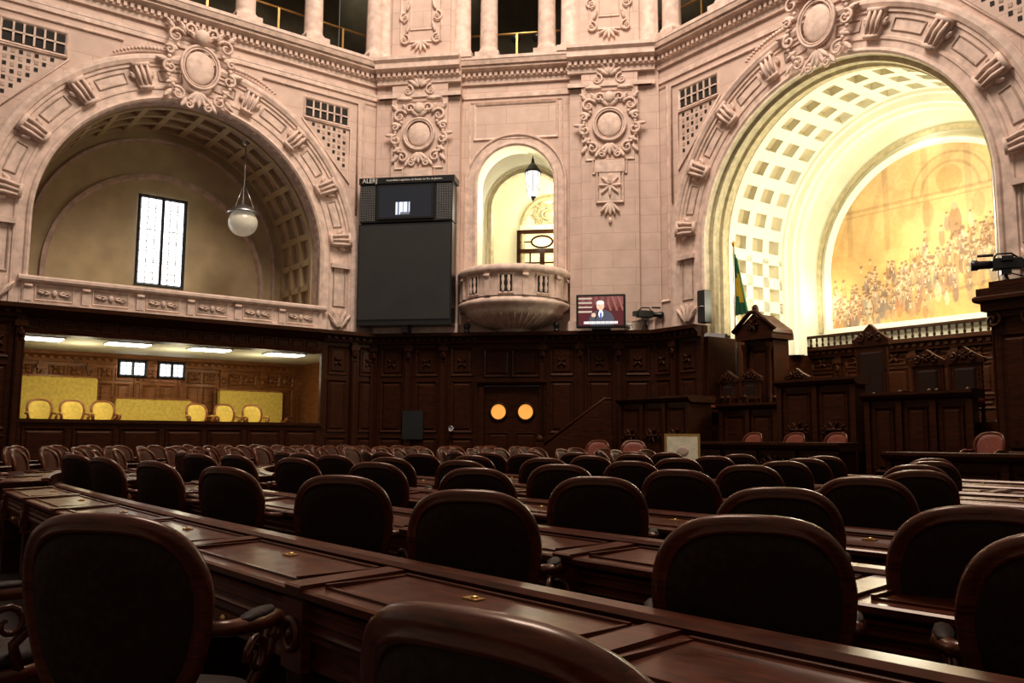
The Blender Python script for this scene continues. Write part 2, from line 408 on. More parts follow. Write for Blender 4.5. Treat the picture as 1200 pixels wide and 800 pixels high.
# stone parapet of the alcove
m=MB()
m.box(1.85,9.35,-.12,.12,4.2,4.3,ORN); m.box(1.85,9.35,-.06,.08,4.3,4.75,ORN)
m.prism([(-.16,4.75),(.14,4.75),(.18,4.8),(.18,4.86),(.14,4.9),(-.16,4.9),(-.2,4.86),(-.2,4.8)],1.8,9.4,ORN)
for i in range(6):
    x0=2.0+i*1.22; m.frame(x0+.12,x0+.95,4.34,4.71,-.06,.05,.03,ORN)
    m.box(x0+.17,x0+.9,-.075,-.06,4.39,4.66,ORN2)
    for k in (-1,1): 
        for (px,a) in ((.08,.3),(.08,-.3),(.2,0)): leaf(m,x0+.53+k*px,4.53,-.08,.14,.06,a if k>0 else pi-a,ORN,.025)
        spiral(m,x0+.53+k*.27,4.53,-.07,.07,1,k,0,ORN,.015)
    m.ball((x0+.53,-.09,4.53),.06,.04,.08,ORN)
    m.box(x0+1.0,x0+1.17,-.12,-.05,4.32,4.73,ORN); m.tube([(x0+1.0,-.13,4.66),(x0+1.17,-.13,4.66)],.04,ORN)
m.finish('alcove_parapet',FL)
# globe lamp
m=MB(); gx,gy,gz=3.94,.8,7.15
m.ball((0,0,0),.40,.40,.38,GLOBE,24,14)
m.lathe([(.02,.55),(.1,.5),(.3,.4),(.42,.3),(.44,.24),(.36,.26),(.05,.36)],20,METAL)
for k in range(3):
    a=k*2*pi/3; m.tube([(.3*cos(a),.3*sin(a),.38),(.05*cos(a),.05*sin(a),1.0)],.012,METAL,5)
m.tube([(0,0,.55),(0,0,2.35)],.018,METAL,6); m.lathe([(.0,2.2),(.1,2.25),(.12,2.35)],12,METAL)
m.finish('globe_pendant_lamp',None,loc=FL((gx,gy,gz)),rot=(0,0,0))
# -------- lower wood, left wall
def woodwall(m,x0,x1,z0,z1,y,nb,W=WOOD):
    m.box(x0,x1,y,y+.12,z0,z1,W)
    m.box(x0,x1,y-.08,y,z0,z0+.3,W)
    bw=(x1-x0)/nb
    for i in range(nb):
        a=x0+i*bw
        m.box(a-.09,a+.09,y-.1,y,z0+.3,z1-.25,W); m.frame(a-.07,a+.07,z0+.5,z1-.8,y-.1,.03,.02,W)
        m.box(a-.13,a+.13,y-.15,y,z1-.5,z1-.38,W); leaf(m,a,z1-.75,y-.1,.22,.14,pi/2,W,.05)
        p0,p1=a+.16,a+bw-.16; H=z1-z0
        m.panel(p0,p1,z0+.4,z0+H*.3,y,W)
        k=2 if p1-p0>.9 else 1; ww=(p1-p0)/k
        for j in range(k):
            m.panel(p0+j*ww+.02,p0+(j+1)*ww-.02,z0+H*.33,z0+H*.68,y,W)
            m.panel(p0+j*ww+.02,p0+(j+1)*ww-.02,z0+H*.71,z1-.4,y,W)
            cx=p0+(j+.5)*ww
            for q in range(4): leaf(m,cx,z0+H*.80,y-.02,.16,.09,q*pi/2+pi/4,W,.04)
    m.prism([(y,z1-.3),(y-.12,z1-.3),(y-.14,z1-.2),(y-.24,z1-.12),(y-.3,z1-.1),(y-.3,z1),(y+.4,z1),(y+.4,z1-.1)],x0,x1,W)
    n=int((x1-x0)/.2)
    for i in range(n): m.box(x0+(i+.2)*(x1-x0)/n,x0+(i+.7)*(x1-x0)/n,y-.2,y-.1,z1-.22,z1-.13,W)
m=MB(); woodwall(m,0,1.95,0,4.2,-.25,2); woodwall(m,9.3,15,0,4.2,-.25,4)
m.prism([(.2,3.56),(-.3,3.56),(-.32,3.64),(-.26,3.66),(-.26,3.9),(-.37,3.98),(-.5,4.1),(-.55,4.1),(-.55,4.2),(.2,4.2)],1.95,9.3,WOOD)
for i in range(18): 
    x=2.1+i*.4; m.frame(x,x+.34,3.68,3.88,-.26,.03,.02,WOOD)
m.box(1.95,9.3,-.3,-.1,0,1.55,WOOD); m.box(1.9,9.35,-.36,-.02,1.55,1.63,WOOD)
for i in range(7): m.panel(2.05+i*1.03,2.98+i*1.03,.3,1.45,-.3,WOOD)
m.finish('wall_left_panelling',FL)
# -------- gallery room behind
m=MB()
m.box(.5,10.6,-.1,4.6,.9,1.0,CARPET)
m.box(.5,10.6,-.1,4.6,3.6,3.68,CREAM)
m.box(.4,.5,-.1,4.6,0,3.98,WOODL); m.box(10.6,10.7,-.1,4.6,0,3.98,WOODL)
old=m.M; m.M=T((0,4.5,0)); woodwall(m,.5,10.6,1.0,3.6,0,8,WOODL); m.M=old
m.finish('wall_gallery',FL)
m=MB()
for (a,b) in ((4.3,5.0),(5.4,6.1)): leaded(m,a,b,3.0,3.4,4.25,4,3)
m.finish('window_2',FL)
for i,x in enumerate((2.6,4.7,6.75,8.75)):
    m=MB(); m.box(x-.52,x+.52,.45,1.15,3.55,3.6,WHITE); m.box(x-.48,x+.48,.5,1.1,3.53,3.55,FLUO); m.finish('fluorescent_ceiling_light',FL)
for (x,w,z,s) in ((7.9,2.3,2.85,0),(5.2,2.1,2.3,0),(2.3,2.0,2.65,0)):
    m=MB(); m.box(x-w/2,x+w/2,3.5,4.05,1.15,1.5,YEL,b=.05)
    nb=4
    for q in range(nb): m.box(x-w/2+w*q/nb,x-w/2+w*(q+1)/nb,3.86,4.1,1.5,z,YEL,b=.035)
    m.box(x-w/2-.06,x+w/2+.06,3.88,4.14,z,z+.05,WOODL); 
    for k in (-1,1): m.box(x+k*w/2-.05,x+k*w/2+.05,3.5,4.1,1.0,1.75,WOODL); m.ball((x+k*w/2,3.5,1.78),.07,.1,.07,WOODL)
    m.finish('velvet_bench',FL)
# ================================================================= CENTRE WALL
CS,CR,CZS,CZB=4.03,1.12,8.68,4.95
m=MB()
m.wallarch(2.3,5.75,ZW,11.8,CS,CZS,CR,CZB,0,STONE)
for (a,b) in ((0,2.4),(5.65,7.96)):
    m.box(a,b,-.28,.05,ZW,11.8,STONE); m.box(a+.35,b-.35,-.4,-.28,ZW,11.8,STONE)
    m.box(a-.05,b+.05,-.45,0,11.3,11.42,ORN); m.frame(a+.45,b-.45,9.1,11.2,-.4,.07,.04,ORN)
    m.box(a-.04,b+.04,-.46,0,4.2,4.5,ORN)
cornice(m,2.4,5.65); cornice(m,-.12,2.45,-.36); cornice(m,5.6,8.1,-.36)
m.frame(2.75,5.3,10.0,11.15,0,.09,.05,ORN)
m.frame(2.62,5.44,4.6,11.2,0,.06,.035,ORN)
m.arch([(0,.0),(0,-.06),(.05,-.1),(.12,-.08),(.14,-.03),(.3,-.03),(.33,-.08),(.38,-.08),(.4,0)],CS,CZS,CR,CZB,ORN,32)
m.arch([(0,0),(0,.7)],CS,CZS,CR,CZB,CREAM,32)
m.box(-.15,.1,-.3,.3,ZW,17,STONE); m.box(7.86,8.2,-.3,.3,ZW,17,STONE)
m.finish('wall_center',FC)
m=MB()
for cx in (1.2,6.8):
    cartouche(m,cx,10.15,1.75,1.9,-.42)
    m.ball((cx,-.46,10.95),.16,.1,.18,ORN)
    m.box(cx-.42,cx+.42,-.48,-.4,8.75,9.1,ORN); m.frame(cx-.5,cx+.5,8.7,9.15,-.42,.05,.03,ORN)
    for k in range(5): leaf(m,cx,11.6,-.42,.4,.14,pi/2+(k-2)*.5,ORN)
    for k in (-1,1): spiral(m,cx+k*.35,11.5,-.42,.18,1.2,k,pi/2,ORN,.035); leaf(m,cx+k*.2,11.25,-.42,.5,.12,0 if k>0 else pi,ORN,.05)
m.box(6.5,7.1,-.46,-.4,7.9,8.75,ORN); m.frame(6.4,7.2,7.85,8.8,-.42,.08,.06,ORN); m.box(6.68,6.92,-.475,-.46,8.25,8.5,DARK)
for k in range(8): leaf(m,6.8,8.36,-.46,.34,.09,k*pi/4,ORN,.04)
for k in range(5): leaf(m,6.8,7.9,-.42,.42,.11,-pi/2+(k-2)*.35,ORN,.05)
m.ball((6.8,-.44,7.35),.05,.05,.1,ORN)
m.finish('trim_2',FC)
m=MB(); upper_level(m,2.3,5.7,[3.2,4.95],[4.03],-2.8,10.8)
for (a,b) in ((0,2.4),(5.65,7.96)):
    m.box(a,b,-.28,.3,12.45,17,STONE); m.box(a+.3,b-.3,-.38,-.2,12.45,17,STONE)
    m.frame(a+.55,b-.55,13.0,15.6,-.38,.08,.05,ORN); m.frame(a+.85,b-.85,13.4,15.2,-.38,.05,.04,ORN)
    for sx in (-1,1):
        cx=(a+b)/2
        for (pz,d) in ((13.1,1),(13.8,-1),(14.6,1),(15.3,-1)): spiral(m,cx+sx*.5,pz,-.4,.17,1.3,d*sx,pi/2,ORN,.035); leaf(m,cx+sx*.45,pz+.2,-.4,.35,.1,pi/2+sx*.3,ORN,.05)
    for k in range(5): leaf(m,cx,13.05,-.4,.35,.1,-pi/2+(k-2)*.5,ORN,.05)
    for x in (a-.0,b+.0): m.lathe([(.34,0),(.34,.08),(.27,.2),(.25,2.6),(.23,3.3),(.3,3.5)],18,ORN,(x,-.1,12.6)); m.box(x-.36,x+.36,-.45,.3,12.45,12.62,ORN)
m.finish('upper_gallery_colonnade',FC)
for x in (3.7,4.4):
    m=MB(); m.ball((x,2,14.1),.16,.16,.16,BLACK,12,8); m.tube([(x,2,14.2),(x,2,17)],.015,BLACK,5); m.finish('hanging_lamp',FC)
# niche room behind balcony
m=MB()
m.box(2.2,2.3,.7,4.0,4.9,11.0,CREAM); m.box(6.6,6.7,.7,4.0,4.9,11.0,CREAM); m.box(2.2,6.7,4.0,4.1,4.9,11.0,CREAM)
m.box(2.2,6.7,.7,4.1,10.7,10.8,CREAM); m.box(2.2,6.7,0,4.1,4.8,4.95,ORN2)
m.wallarch(2.2,6.7,4.95,10.7,CS+.15,CZS-.3,1.15,4.95,1.9,CREAM,24)
m.arch([(0,2.0),(0,1.84),(.05,1.8),(.13,1.84),(.15,1.9)],CS+.15,CZS-.3,1.15,4.95,GOLD,24)
m.arch([(0,1.9),(0,1.86),(.04,1.86),(.04,1.9)],CS+.15,CZS-.3,1.35,4.95,GOLD,24)
m.arch([(0,4.0),(0,3.9),(.08,3.86),(.16,3.9),(.2,4.0)],4.6,8.4,.85,4.95,GOLD,20)
cartouche(m,4.6,8.75,1.1,.7,3.95,GOLD,False)
m.box(3.6,5.7,3.82,4.0,8.22,8.38,CREAM)
m.finish('wall_niche',FC)
m=MB(); old=m.M; m.M=T((-.62,0,.5))
m.box(4.1,4.22,3.85,3.98,4.45,7.7,WOOD); m.box(5.7,5.82,3.85,3.98,4.45,7.7,WOOD); m.box(4.1,5.8,3.85,3.98,7.6,7.72,WOOD); m.box(4.1,5.8,3.85,3.98,6.93,7.07,WOOD)
m.box(4.2,5.7,3.93,3.96,7.05,7.6,PANE); m.box(4.2,5.7,3.9,3.97,4.45,5.7,WOOD)
m.box(4.25,4.9,3.93,3.96,5.7,6.95,PANE); m.box(5.0,5.7,3.93,3.96,5.7,6.95,PANE); m.box(4.88,5.04,3.86,3.97,4.45,6.95,WOOD)
for z in (5.95,6.28,6.6): m.box(4.2,5.7,3.9,3.95,z-.025,z+.025,WOOD)
for x in (4.55,5.37): m.box(x-.025,x+.025,3.9,3.95,5.7,6.95,WOOD)
m.tube([(4.95+.36*cos(k*pi/8),3.9,7.32+.2*sin(k*pi/8)) for k in range(16)],.035,WOOD,5,True)
m.tube([(4.2,3.9,7.32),(4.6,3.9,7.32)],.025,WOOD,5); m.tube([(5.3,3.9,7.32),(5.7,3.9,7.32)],.025,WOOD,5)
m.M=old
m.finish('door_2',FC)
m=MB(); 
m.lathe([(.0,-.5),(.1,-.46),(.15,-.35),(.2,0),(.22,.3),(.15,.34)],8,LANT,smooth=False)
m.lathe([(.25,.3),(.26,.36),(.16,.5),(.06,.6),(.03,.75)],8,BLACK,smooth=False); m.lathe([(0,-.62),(.05,-.55),(.06,-.5),(.12,-.45)],8,BLACK)
for k in range(8):
    a=k*pi/4; m.tube([(.16*cos(a),.16*sin(a),-.36),(.23*cos(a),.23*sin(a),.32)],.012,BLACK,4)
m.tube([(0,0,.7),(0,0,1.5)],.015,BLACK,5)
m.finish('hanging_lantern',None,loc=FC((4.42,.9,8.95)),rot=(0,0,0))
# balcony
m=MB(); c=(CS,-.1,0); a0,a1=pi,2*pi
m.lathe([(.0,4.0),(.15,4.02),(.28,4.15),(.5,4.22),(.55,4.3),(.9,4.42),(1.25,4.6),(1.4,4.72),(1.4,4.78),(1.55,4.86),(1.6,4.92),(1.6,5.0),(1.5,5.04),(1.46,5.1),(0,5.1)],32,ORN,c,a0,a1)
m.lathe([(1.5,5.1),(1.5,5.74)],32,ORN,c,a0,a1); m.lathe([(1.36,5.1),(1.36,5.74)],32,ORN,c,a0,a1)
m.lathe([(1.34,5.74),(1.6,5.74),(1.64,5.8),(1.64,5.88),(1.58,5.95),(1.36,5.95),(1.34,5.9),(1.34,5.74)],32,ORN,c,a0,a1)
for k in range(9):
    a=pi+pi*(k+.5)/9; old=m.M; m.M=T((CS+1.5*cos(a),-.1+1.5*sin(a),5.42))@Matrix.Rotation(a+pi/2,4,'Z')
    if k%2==1 or k in(0,8): m.box(-.08,.08,-.07,0,-.32,.32,ORN); m.tube([(-.08,-.08,.22),(.08,-.08,.22)],.05,ORN)
    else:
        m.box(-.17,.17,-.012,0,-.22,.22,DARK); m.frame(-.22,.22,-.28,.28,0,.05,.03,ORN)
        for q in (-1,1): m.lathe([(.03,-.22),(.05,-.1),(.025,0),(.05,.1),(.03,.22)],8,ORN,(q*.08,-.03,0))
    m.M=old
for k in range(21):
    a=pi+pi*(k+.5)/21; m.tube([(CS+r*cos(a),-.1+r*sin(a),z) for (r,z) in ((.55,4.3),(.92,4.43),(1.26,4.62),(1.4,4.76))],[.015,.03,.03,.02],ORN,6)
m.finish('balcony',FC)
# centre panelling and door
m=MB(); woodwall(m,0,3.1,0,4.2,-.42,3); woodwall(m,4.9,8.05,0,4.2,-.42,3)
m.box(3.1,4.9,-.42,-.3,2.85,4.2,WOOD); m.panel(3.2,4.0,2.95,3.75,-.42,WOOD); m.panel(4.0,4.8,2.95,3.75,-.42,WOOD)
m.prism([(-.42,3.9),(-.54,3.9),(-.56,4.0),(-.66,4.08),(-.72,4.1),(-.72,4.2),(.0,4.2),(0,4.1)],3.1,4.9,WOOD)
m.box(.9,1.5,-.56,-.42,1.2,2.0,BLACK)
m.finish('wall_center_panelling',FC)
m=MB()
m.prism([(-.42,2.7),(-.5,2.7),(-.6,2.8),(-.6,2.88),(-.42,2.88)],3.05,5.0,WOOD)
for x in (3.1,4.8): m.box(x,x+.14,-.52,-.35,0,2.7,WOOD)
for (a,b,cx) in ((3.24,4.01,3.64),(4.03,4.8,4.41)):
    m.box(a,b,-.4,-.34,0,2.7,WOOD); m.panel(a+.08,b-.08,.25,1.4,-.4,WOOD,.05,.03)
    P=[(cx+.24*cos(k*pi/12),-.415,1.98+.24*sin(k*pi/12)) for k in range(24)]
    m.add(P,[tuple(range(24))],AMBER); m.tube([(p[0],-.42,p[2]) for p in P],.035,WOOD,6,True)
m.box(4.0,4.04,-.42,-.34,0,2.7,WOOD)
m.finish('door_1',FC)
m=MB(); P=[(2.32+.07*cos(k*pi/6),-.6,1.5+.07*sin(k*pi/6)) for k in range(12)]; m.add(P,[tuple(range(12))],WHITE); m.tube(P,.015,METAL,5,True); m.box(2.28,2.36,-.6,-.5,1.43,1.57,BLACK); m.finish('pale_wall_disc',FC)  # small pale disc with a metal rim
# ---------------- scoreboard display
sx0,sx1=-.38,2.38
m=MB()
m.box(sx0,sx1,-1.0,-.47,4.5,7.33,BLACK); m.box(sx0+.04,sx1-.04,-1.03,-1.0,4.56,7.27,GREYP)
m.box(sx0+.02,sx1,-1.0,-.47,7.38,8.5,BLACK); m.box(sx0,sx1+.06,-1.06,-.47,8.5,8.68,BLACK)
for (a,b) in ((sx0+.04,0),(1.92,0)):
    for i in range(9):
        for j in range(20):
            m.box(a+.05*i,a+.05*i+.028,-1.015,-1.0,7.43+j*.052,7.46+j*.052,METAL)
m.box(.16,1.84,-1.06,-.98,7.43,8.46,BLACK,b=.02)
m.box(sx0,sx1,-1.0,-.47,4.4,4.5,BLACK); m.box(.9,1.1,-.9,-.5,4.2,4.4,BLACK)
sb=m.finish('electronic_scoreboard',FC)
def text(body,size,s,z,d,par):
    cu=bpy.data.curves.new('lettering','FONT'); cu.body=body; cu.size=size; cu.extrude=.004; cu.materials.append(WHITE)
    o=bpy.data.objects.new('sign_lettering',cu); bpy.context.collection.objects.link(o)
    o.location=FC((s,d,z)); o.rotation_euler=(pi/2,0,math.atan2(-.1575,.9875)); o.parent=par; o.matrix_parent_inverse=par.matrix_world.inverted()
bpy.context.view_layer.update()
text('ALERJ',.18,sx0+.1,8.53,-1.075,sb); text('Assembleia Legislativa do Estado do Rio de Janeiro',.08,.44,8.56,-1.075,sb)
# painted grids
def pgrid(name,fr,xs,zf,y,ny,colf,mat,par=None):
    vs=[];cols=[];fs=[];n=len(xs)
    for x in xs:
        z0,z1=zf(x)
        for j in range(ny+1):
            z=z0+(z1-z0)*j/ny; vs.append(fr((x,y,z))); cols.append((*colf(x,z),1))
    for i in range(n-1):
        for j in range(ny): a=i*(ny+1)+j; fs.append((a,a+1,a+ny+2,a+ny+1))
    o=Vector(vs[0]); me=bpy.data.meshes.new(name); me.from_pydata([tuple(Vector(v)-o) for v in vs],[],fs); me.materials.append(mat)
    ca=me.color_attributes.new('Col','FLOAT_COLOR','POINT')
    for i,c in enumerate(cols): ca.data[i].color=c
    ob=bpy.data.objects.new(name,me); bpy.context.collection.objects.link(ob); ob.location=o
    if par: ob.parent=par; ob.matrix_parent_inverse=par.matrix_world.inverted()
    return ob
SCRM=attrmat('screen_glow',1.2,.3)
def ell(x,z,cx,cz,rx,rz): return ((x-cx)/rx)**2+((z-cz)/rz)**2<1
def man(x,z):  # speaker at a lectern on television, x,z in 0..1
    c=(.06,.012,.015)
    if z>.72: c=(.14,.05,.05)
    if z>.6 and int(x*14)%2==0: c=(.10,.03,.03)
    if z>.45 and x<.3 and int(z*20)%3==0: c=(.35,.3,.25)
    if z>.5 and x>.65 and int(x*22+z*5)%3==0: c=(.2,.08,.06)
    if ell(x,z,.52,.16,.28,.38): c=(.05,.055,.075)
    if ell(x,z,.50,.40,.05,.14): c=(.8,.8,.82)
    if ell(x,z,.50,.34,.022,.13): c=(.06,.08,.3)
    if ell(x,z,.49,.68,.085,.17): c=(.62,.38,.28)
    if ell(x,z,.49,.78,.085,.08): c=(.6,.57,.55)
    if ell(x,z,.46,.70,.014,.014) or ell(x,z,.52,.70,.014,.014): c=(.06,.03,.02)
    if ell(x,z,.49,.60,.03,.012): c=(.35,.1,.08)
    if ell(x,z,.34,.36,.05,.07): c=(.6,.36,.27)
    if abs(x-.40-(z-.3)*.2)<.012 and .2<z<.55: c=(.01,.01,.01)
    if .12<x<.88 and .06<z<.15: c=(.85,.85,.85) if int(x*60)%2 else (.2,.2,.25)
    return c
def monitor_reflection(x,z):
    c=(.008,.009,.012)
    if .33<x<.6 and .08<z<.5:  # window reflection painted into the colour of the dark monitor face
        c=(.55,.65,.85) if (int(x*44)%4) else (.08,.09,.14)
        if z<.18 and x>.4: c=(.1,.1,.12)
    return c
pgrid('screen',FC,[.23+1.54*i/60 for i in range(61)],lambda x:(7.49,8.40),-1.065,50,lambda x,z:monitor_reflection((x-.23)/1.54,(z-7.49)/.91),SCRM,sb)
m=MB(); m.box(5.88,7.22,-.98,-.85,4.24,5.16,BLACK,b=.02); m.box(6.3,6.8,-1.0,-.7,4.2,4.23,BLACK); m.box(6.5,6.6,-.9,-.85,4.22,4.4,BLACK)
tv=m.finish('television',FC); bpy.context.view_layer.update()
pgrid('screen',FC,[5.94+1.22*i/110 for i in range(111)],lambda x:(4.3,5.1),-.985,80,lambda x,z:man((x-5.94)/1.22,(z-4.3)/.80),SCRM,tv)
# ================================================================= RIGHT WALL
RS,RR=5.7,3.7; RZ=6.27
m=MB()
m.wallarch(0,15,ZW,11.8,RS,RZ,RR,ZW,0,STONE)
m.frame(.1,.7,5,11.2,0,.08,.04,ORN); grille(m,1.85,10.35,-1); grille(m,9.6,10.35,1)
cornice(m,0,15)
m.finish('wall_right',FR)
m=MB(); woodwall(m,.15,2.0,0,4.2,-.25,2); woodwall(m,9.4,15,0,4.2,-.25,4); m.finish('wall_right_panelling',FR)
archivolt('trim_3',FR,RS,RZ,RR,ZW,True)
m=MB(); upper_level(m,0,15,[.9,2.9,4.9,6.9,8.9,10.9],[1.9,3.9]); m.finish('upper_gallery_colonnade',FR)
m=MB()
m.arch([(0,.0),(-.02,.12),(-.12,.14),(-.14,.24),(-.08,.3),(-.08,.42),(-.16,.46),(-.16,.62),(-.05,.7),(0,.75),(0,.9)],RS,RZ,RR,ZW-.2,GOLD,56)
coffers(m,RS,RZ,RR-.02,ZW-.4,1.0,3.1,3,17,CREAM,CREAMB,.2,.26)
m.arch([(0,3.1),(-.1,3.1),(-.12,3.2),(-.3,3.22),(-.34,3.3),(-.44,3.32),(-.44,3.5),(-.34,3.54),(-.34,3.7),(.1,3.75)],RS,RZ,RR,ZW-.6,CREAM,56)
m.arch([(0,3.7),(0,4.5)],RS,RZ,RR-.05,ZW-.6,CREAM,48)
m.tymp(RS,RZ,RR+.1,3.0,4.5,CREAM)
m.arch([(0,4.5),(0,4.36),(-.06,4.3),(-.14,4.34),(-.18,4.42),(-.2,4.5)],RS,RZ-.4,3.2,4.3,CREAM,48)
m.arch([(.16,4.5),(.16,4.42),(.28,4.42),(.28,4.5)],RS,RZ-.4,3.2,4.3,GOLD,48)
m.box(RS-3.2,RS+3.2,4.3,4.5,4.18,4.36,CREAM)
m.finish('wall_right_alcove',FR)
# mural
random.seed(3)
figs=[]
for i in range(430):
    x=random.uniform(-3,3); base=5.0+1.1*max(0,min(1,(x+2.4)/3.4))
    z=base+random.gauss(.0,.36); s=random.uniform(.09,.15)
    pal=random.choice([(.22,.11,.06),(.16,.10,.07),(.46,.27,.10),(.24,.18,.14),(.70,.52,.28),(.42,.16,.06),(.72,.6,.42),(.28,.18,.14),(.55,.34,.15),(.20,.17,.17)])
    figs.append((x,z,s,pal,random.uniform(.4,.72)))
figs.sort(key=lambda f:-f[1])
def mural(x,z):
    x=x-RS; t=(z-4.3)/4.9
    n=.5+.5*sin(x*2.1+sin(z*1.7))*cos(z*1.3+x)
    c=[.72-.10*n,.42-.09*n,.13-.03*n]
    c=[c[0]+.05*t,c[1]+.12*t,c[2]+.13*t]
    g=max(0,min(1,(x+.5)/3)); c=[c[0],c[1]+.03*g,c[2]+.05*g]
    if t>.42:      # painted columns, arch and hangings
        k=(x*.9+.2)%1.0
        if k<.16: c=[a*(.82+.1*k) for a in c]
        if abs(z-7.6)<.04 or abs(z-7.45)<.02: c=[a*.75 for a in c]
        r=math.hypot(x-.5,z-7.6)
        if z>7.6 and (abs(r-.75)<.04 or abs(r-1.0)<.03): c=[a*.76 for a in c]
        if ell(x,z,-.1,7.1,.16,.34) or ell(x,z,1.2,7.1,.16,.34): c=[a*.78 for a in c]
        if x<-1.2 and abs((x*1.7-z*.6)%1.3-.6)<.16: c=[a*.9 for a in c]
    if ell(x,z,.5,7.9,.34,.38): c=[c[0]*.85,c[1]*.78,c[2]*.7]
    if z<5.0+.1*x: c=[.64+.1*n,.36+.07*n,.15]
    if abs(z-(4.95+.14*x))<.04: c=[a*.65 for a in c]
    if x>.9 and abs((x*1.3+z*.2)%1-.5)<.1 and z<6.6: c=[c[0]*.88,c[1]*.72,c[2]*.6]
    for (fx,fz,s,p,w) in figs:
        if abs(x-fx)<s and z<fz+s and z>fz-s*4.4:
            if ell(x,z,fx,fz-s*2.4,s*.72,s*2.0): c=[(1-w)*c[i]+w*p[i] for i in range(3)]
            if ell(x,z,fx,fz,s*.34,s*.46): c=[.15*c[i]+.85*(.62,.39,.22)[i] for i in range(3)]
            if ell(x,z,fx,fz+s*.26,s*.35,s*.27): c=[.2*c[i]+.8*(.2,.11,.06)[i] for i in range(3)]
            if ell(x,z,fx,fz-s*.75,s*.12,s*.3): c=[.3*c[i]+.7*(.8,.72,.55)[i] for i in range(3)]
    if ell(x,z,.6,6.75,.17,.4): c=[.3*c[i]+.7*(.26,.14,.08)[i] for i in range(3)]
    if ell(x,z,.6,7.18,.08,.1): c=[.62,.4,.24]
    return c
MUR=attrmat('mural_paint',0,.7,True)
xs=[RS-3.02+6.04*i/320 for i in range(321)]
pgrid('mural_painting',FR,xs,lambda x:(4.36,RZ-.4+math.sqrt(max(0,3.03**2-(x-RS)**2))),4.44,240,mural,MUR)
# ---- dais
m=MB()
m.box(.2,14,-4.0,-.3,0,.35,WOOD); m.box(.2,14,-4.15,-4.0,0,.17,WOOD)
m.box(2.1,9.3,-.3,4.25,0,1.6,WOOD)
m.finish('dais_platform',FR)
m=MB()
old=m.M; m.M=T((0,4.25,0)); woodwall(m,1.9,9.5,1.6,3.85,0,7); m.M=old
for i in range(40): m.lathe([(.02,0),(.045,.05),(.02,.12),(.04,.2),(.02,.26)],6,WOOD,(2.0+i*.19,4.1,3.86))
m.box(1.9,2.1,-.1,4.3,0,3.9,WOOD); m.box(9.3,9.45,.0,4.3,0,3.9,WOOD)
m.box(1.9,9.5,4.0,4.2,4.12,4.18,WOOD)
m.finish('wall_dais_panelling',FR)
def counter(name,x0,x1,y0,y1,z0,z1,nb,carved=False):
    m=MB(); m.box(x0,x1,y0,y1,z0,z1-.1,WOOD); m.box(x0-.05,x1+.05,y0-.06,y1,z0,z0+.16,WOOD)
    m.prism([(y0,z1-.16),(y0-.08,z1-.12),(y0-.14,z1-.05),(y0-.14,z1),(y1+.05,z1),(y1+.05,z1-.1),(y1,z1-.16)],x0-.1,x1+.1,WOOD)
    bw=(x1-x0)/nb
    for i in range(nb):
        a=x0+i*bw; m.panel(a+.12,a+bw-.12,z0+.25,z1-.28,y0,WOOD,.06,.04)
        m.box(a-.06,a+.06,y0-.06,y0,z0+.16,z1-.16,WOOD)
        if carved:
            cz=(z0+z1)/2
            for q in range(6): leaf(m,a+bw/2,cz,y0-.03,.2,.07,q*pi/3,WOOD,.05)
            m.ball((a+bw/2,y0-.05,cz),.07,.07,.07,WOOD)
            for k in (-1,1): spiral(m,a+bw/2+k*.26,cz,y0-.02,.1,1.2,k,pi/2,WOOD,.02)
    m.box(x1-.06,x1+.06,y0-.06,y0,z0+.16,z1-.16,WOOD)
    return m.finish(name,FR)
counter('dais_parapet',3.0,4.6,-.65,-.35,.35,2.1,2); counter('dais_parapet',6.9,9.0,-.65,-.35,.35,2.2,3); 
counter('dais_parapet',.3,2.7,-1.5,-.7,.35,2.3,3,True)
counter('presidency_desk',4.8,6.65,-.75,-.32,.35,2.57,2,True)
counter('clerk_table',4.0,7.7,-2.95,-2.35,.35,1.2,4,True)
counter('clerk_table',8.7,11.6,-2.9,-2.2,.35,1.05,3)
m=MB()   # stair with sloping parapet
for i in range(7): m.box(.75+.24*i,.75+.24*(i+1),-1.5,-.7,0,.2*(i+1),WOOD)
m.prismz([(.6,0),(2.5,0),(2.5,2.25),(2.3,2.25),(.6,.95)],-1.62,-1.5,WOOD); m.tube([(.55,-1.56,.98),(2.32,-1.56,2.3),(2.5,-1.56,2.3)],.045,WOOD,6)
m.box(.5,.7,-1.68,-1.45,0,1.15,WOOD); m.ball((.6,-1.56,1.22),.1,.1,.12,WOOD)
mm=m.finish('dais_staircase',mk((0.15,24.3),(1,0),(0,1)))
# pier with capital (right)
m=MB(); old=m.M; m.M=T((.3,0,0)); m.box(9.2,9.9,-.65,-.3,.35,3.5,WOOD); m.panel(9.28,9.82,1.0,3.2,-.65,WOOD); m.panel(9.28,9.82,.5,.9,-.65,WOOD,.05)
m.box(9.12,9.98,-.72,-.3,3.5,3.62,WOOD); m.box(9.05,10.05,-.8,-.3,3.62,3.78,WOOD); m.box(8.95,10.15,-.9,-.2,3.78,3.9,WOOD,b=.03)
m.box(8.98,10.1,-.8,.1,3.9,4.05,WOOD)
for k in (-1,1): spiral(m,9.55+k*.32,3.45,-.7,.16,1.3,k,pi/2,WOOD,.04)
m.M=old
m.finish('wooden_pier',FR)
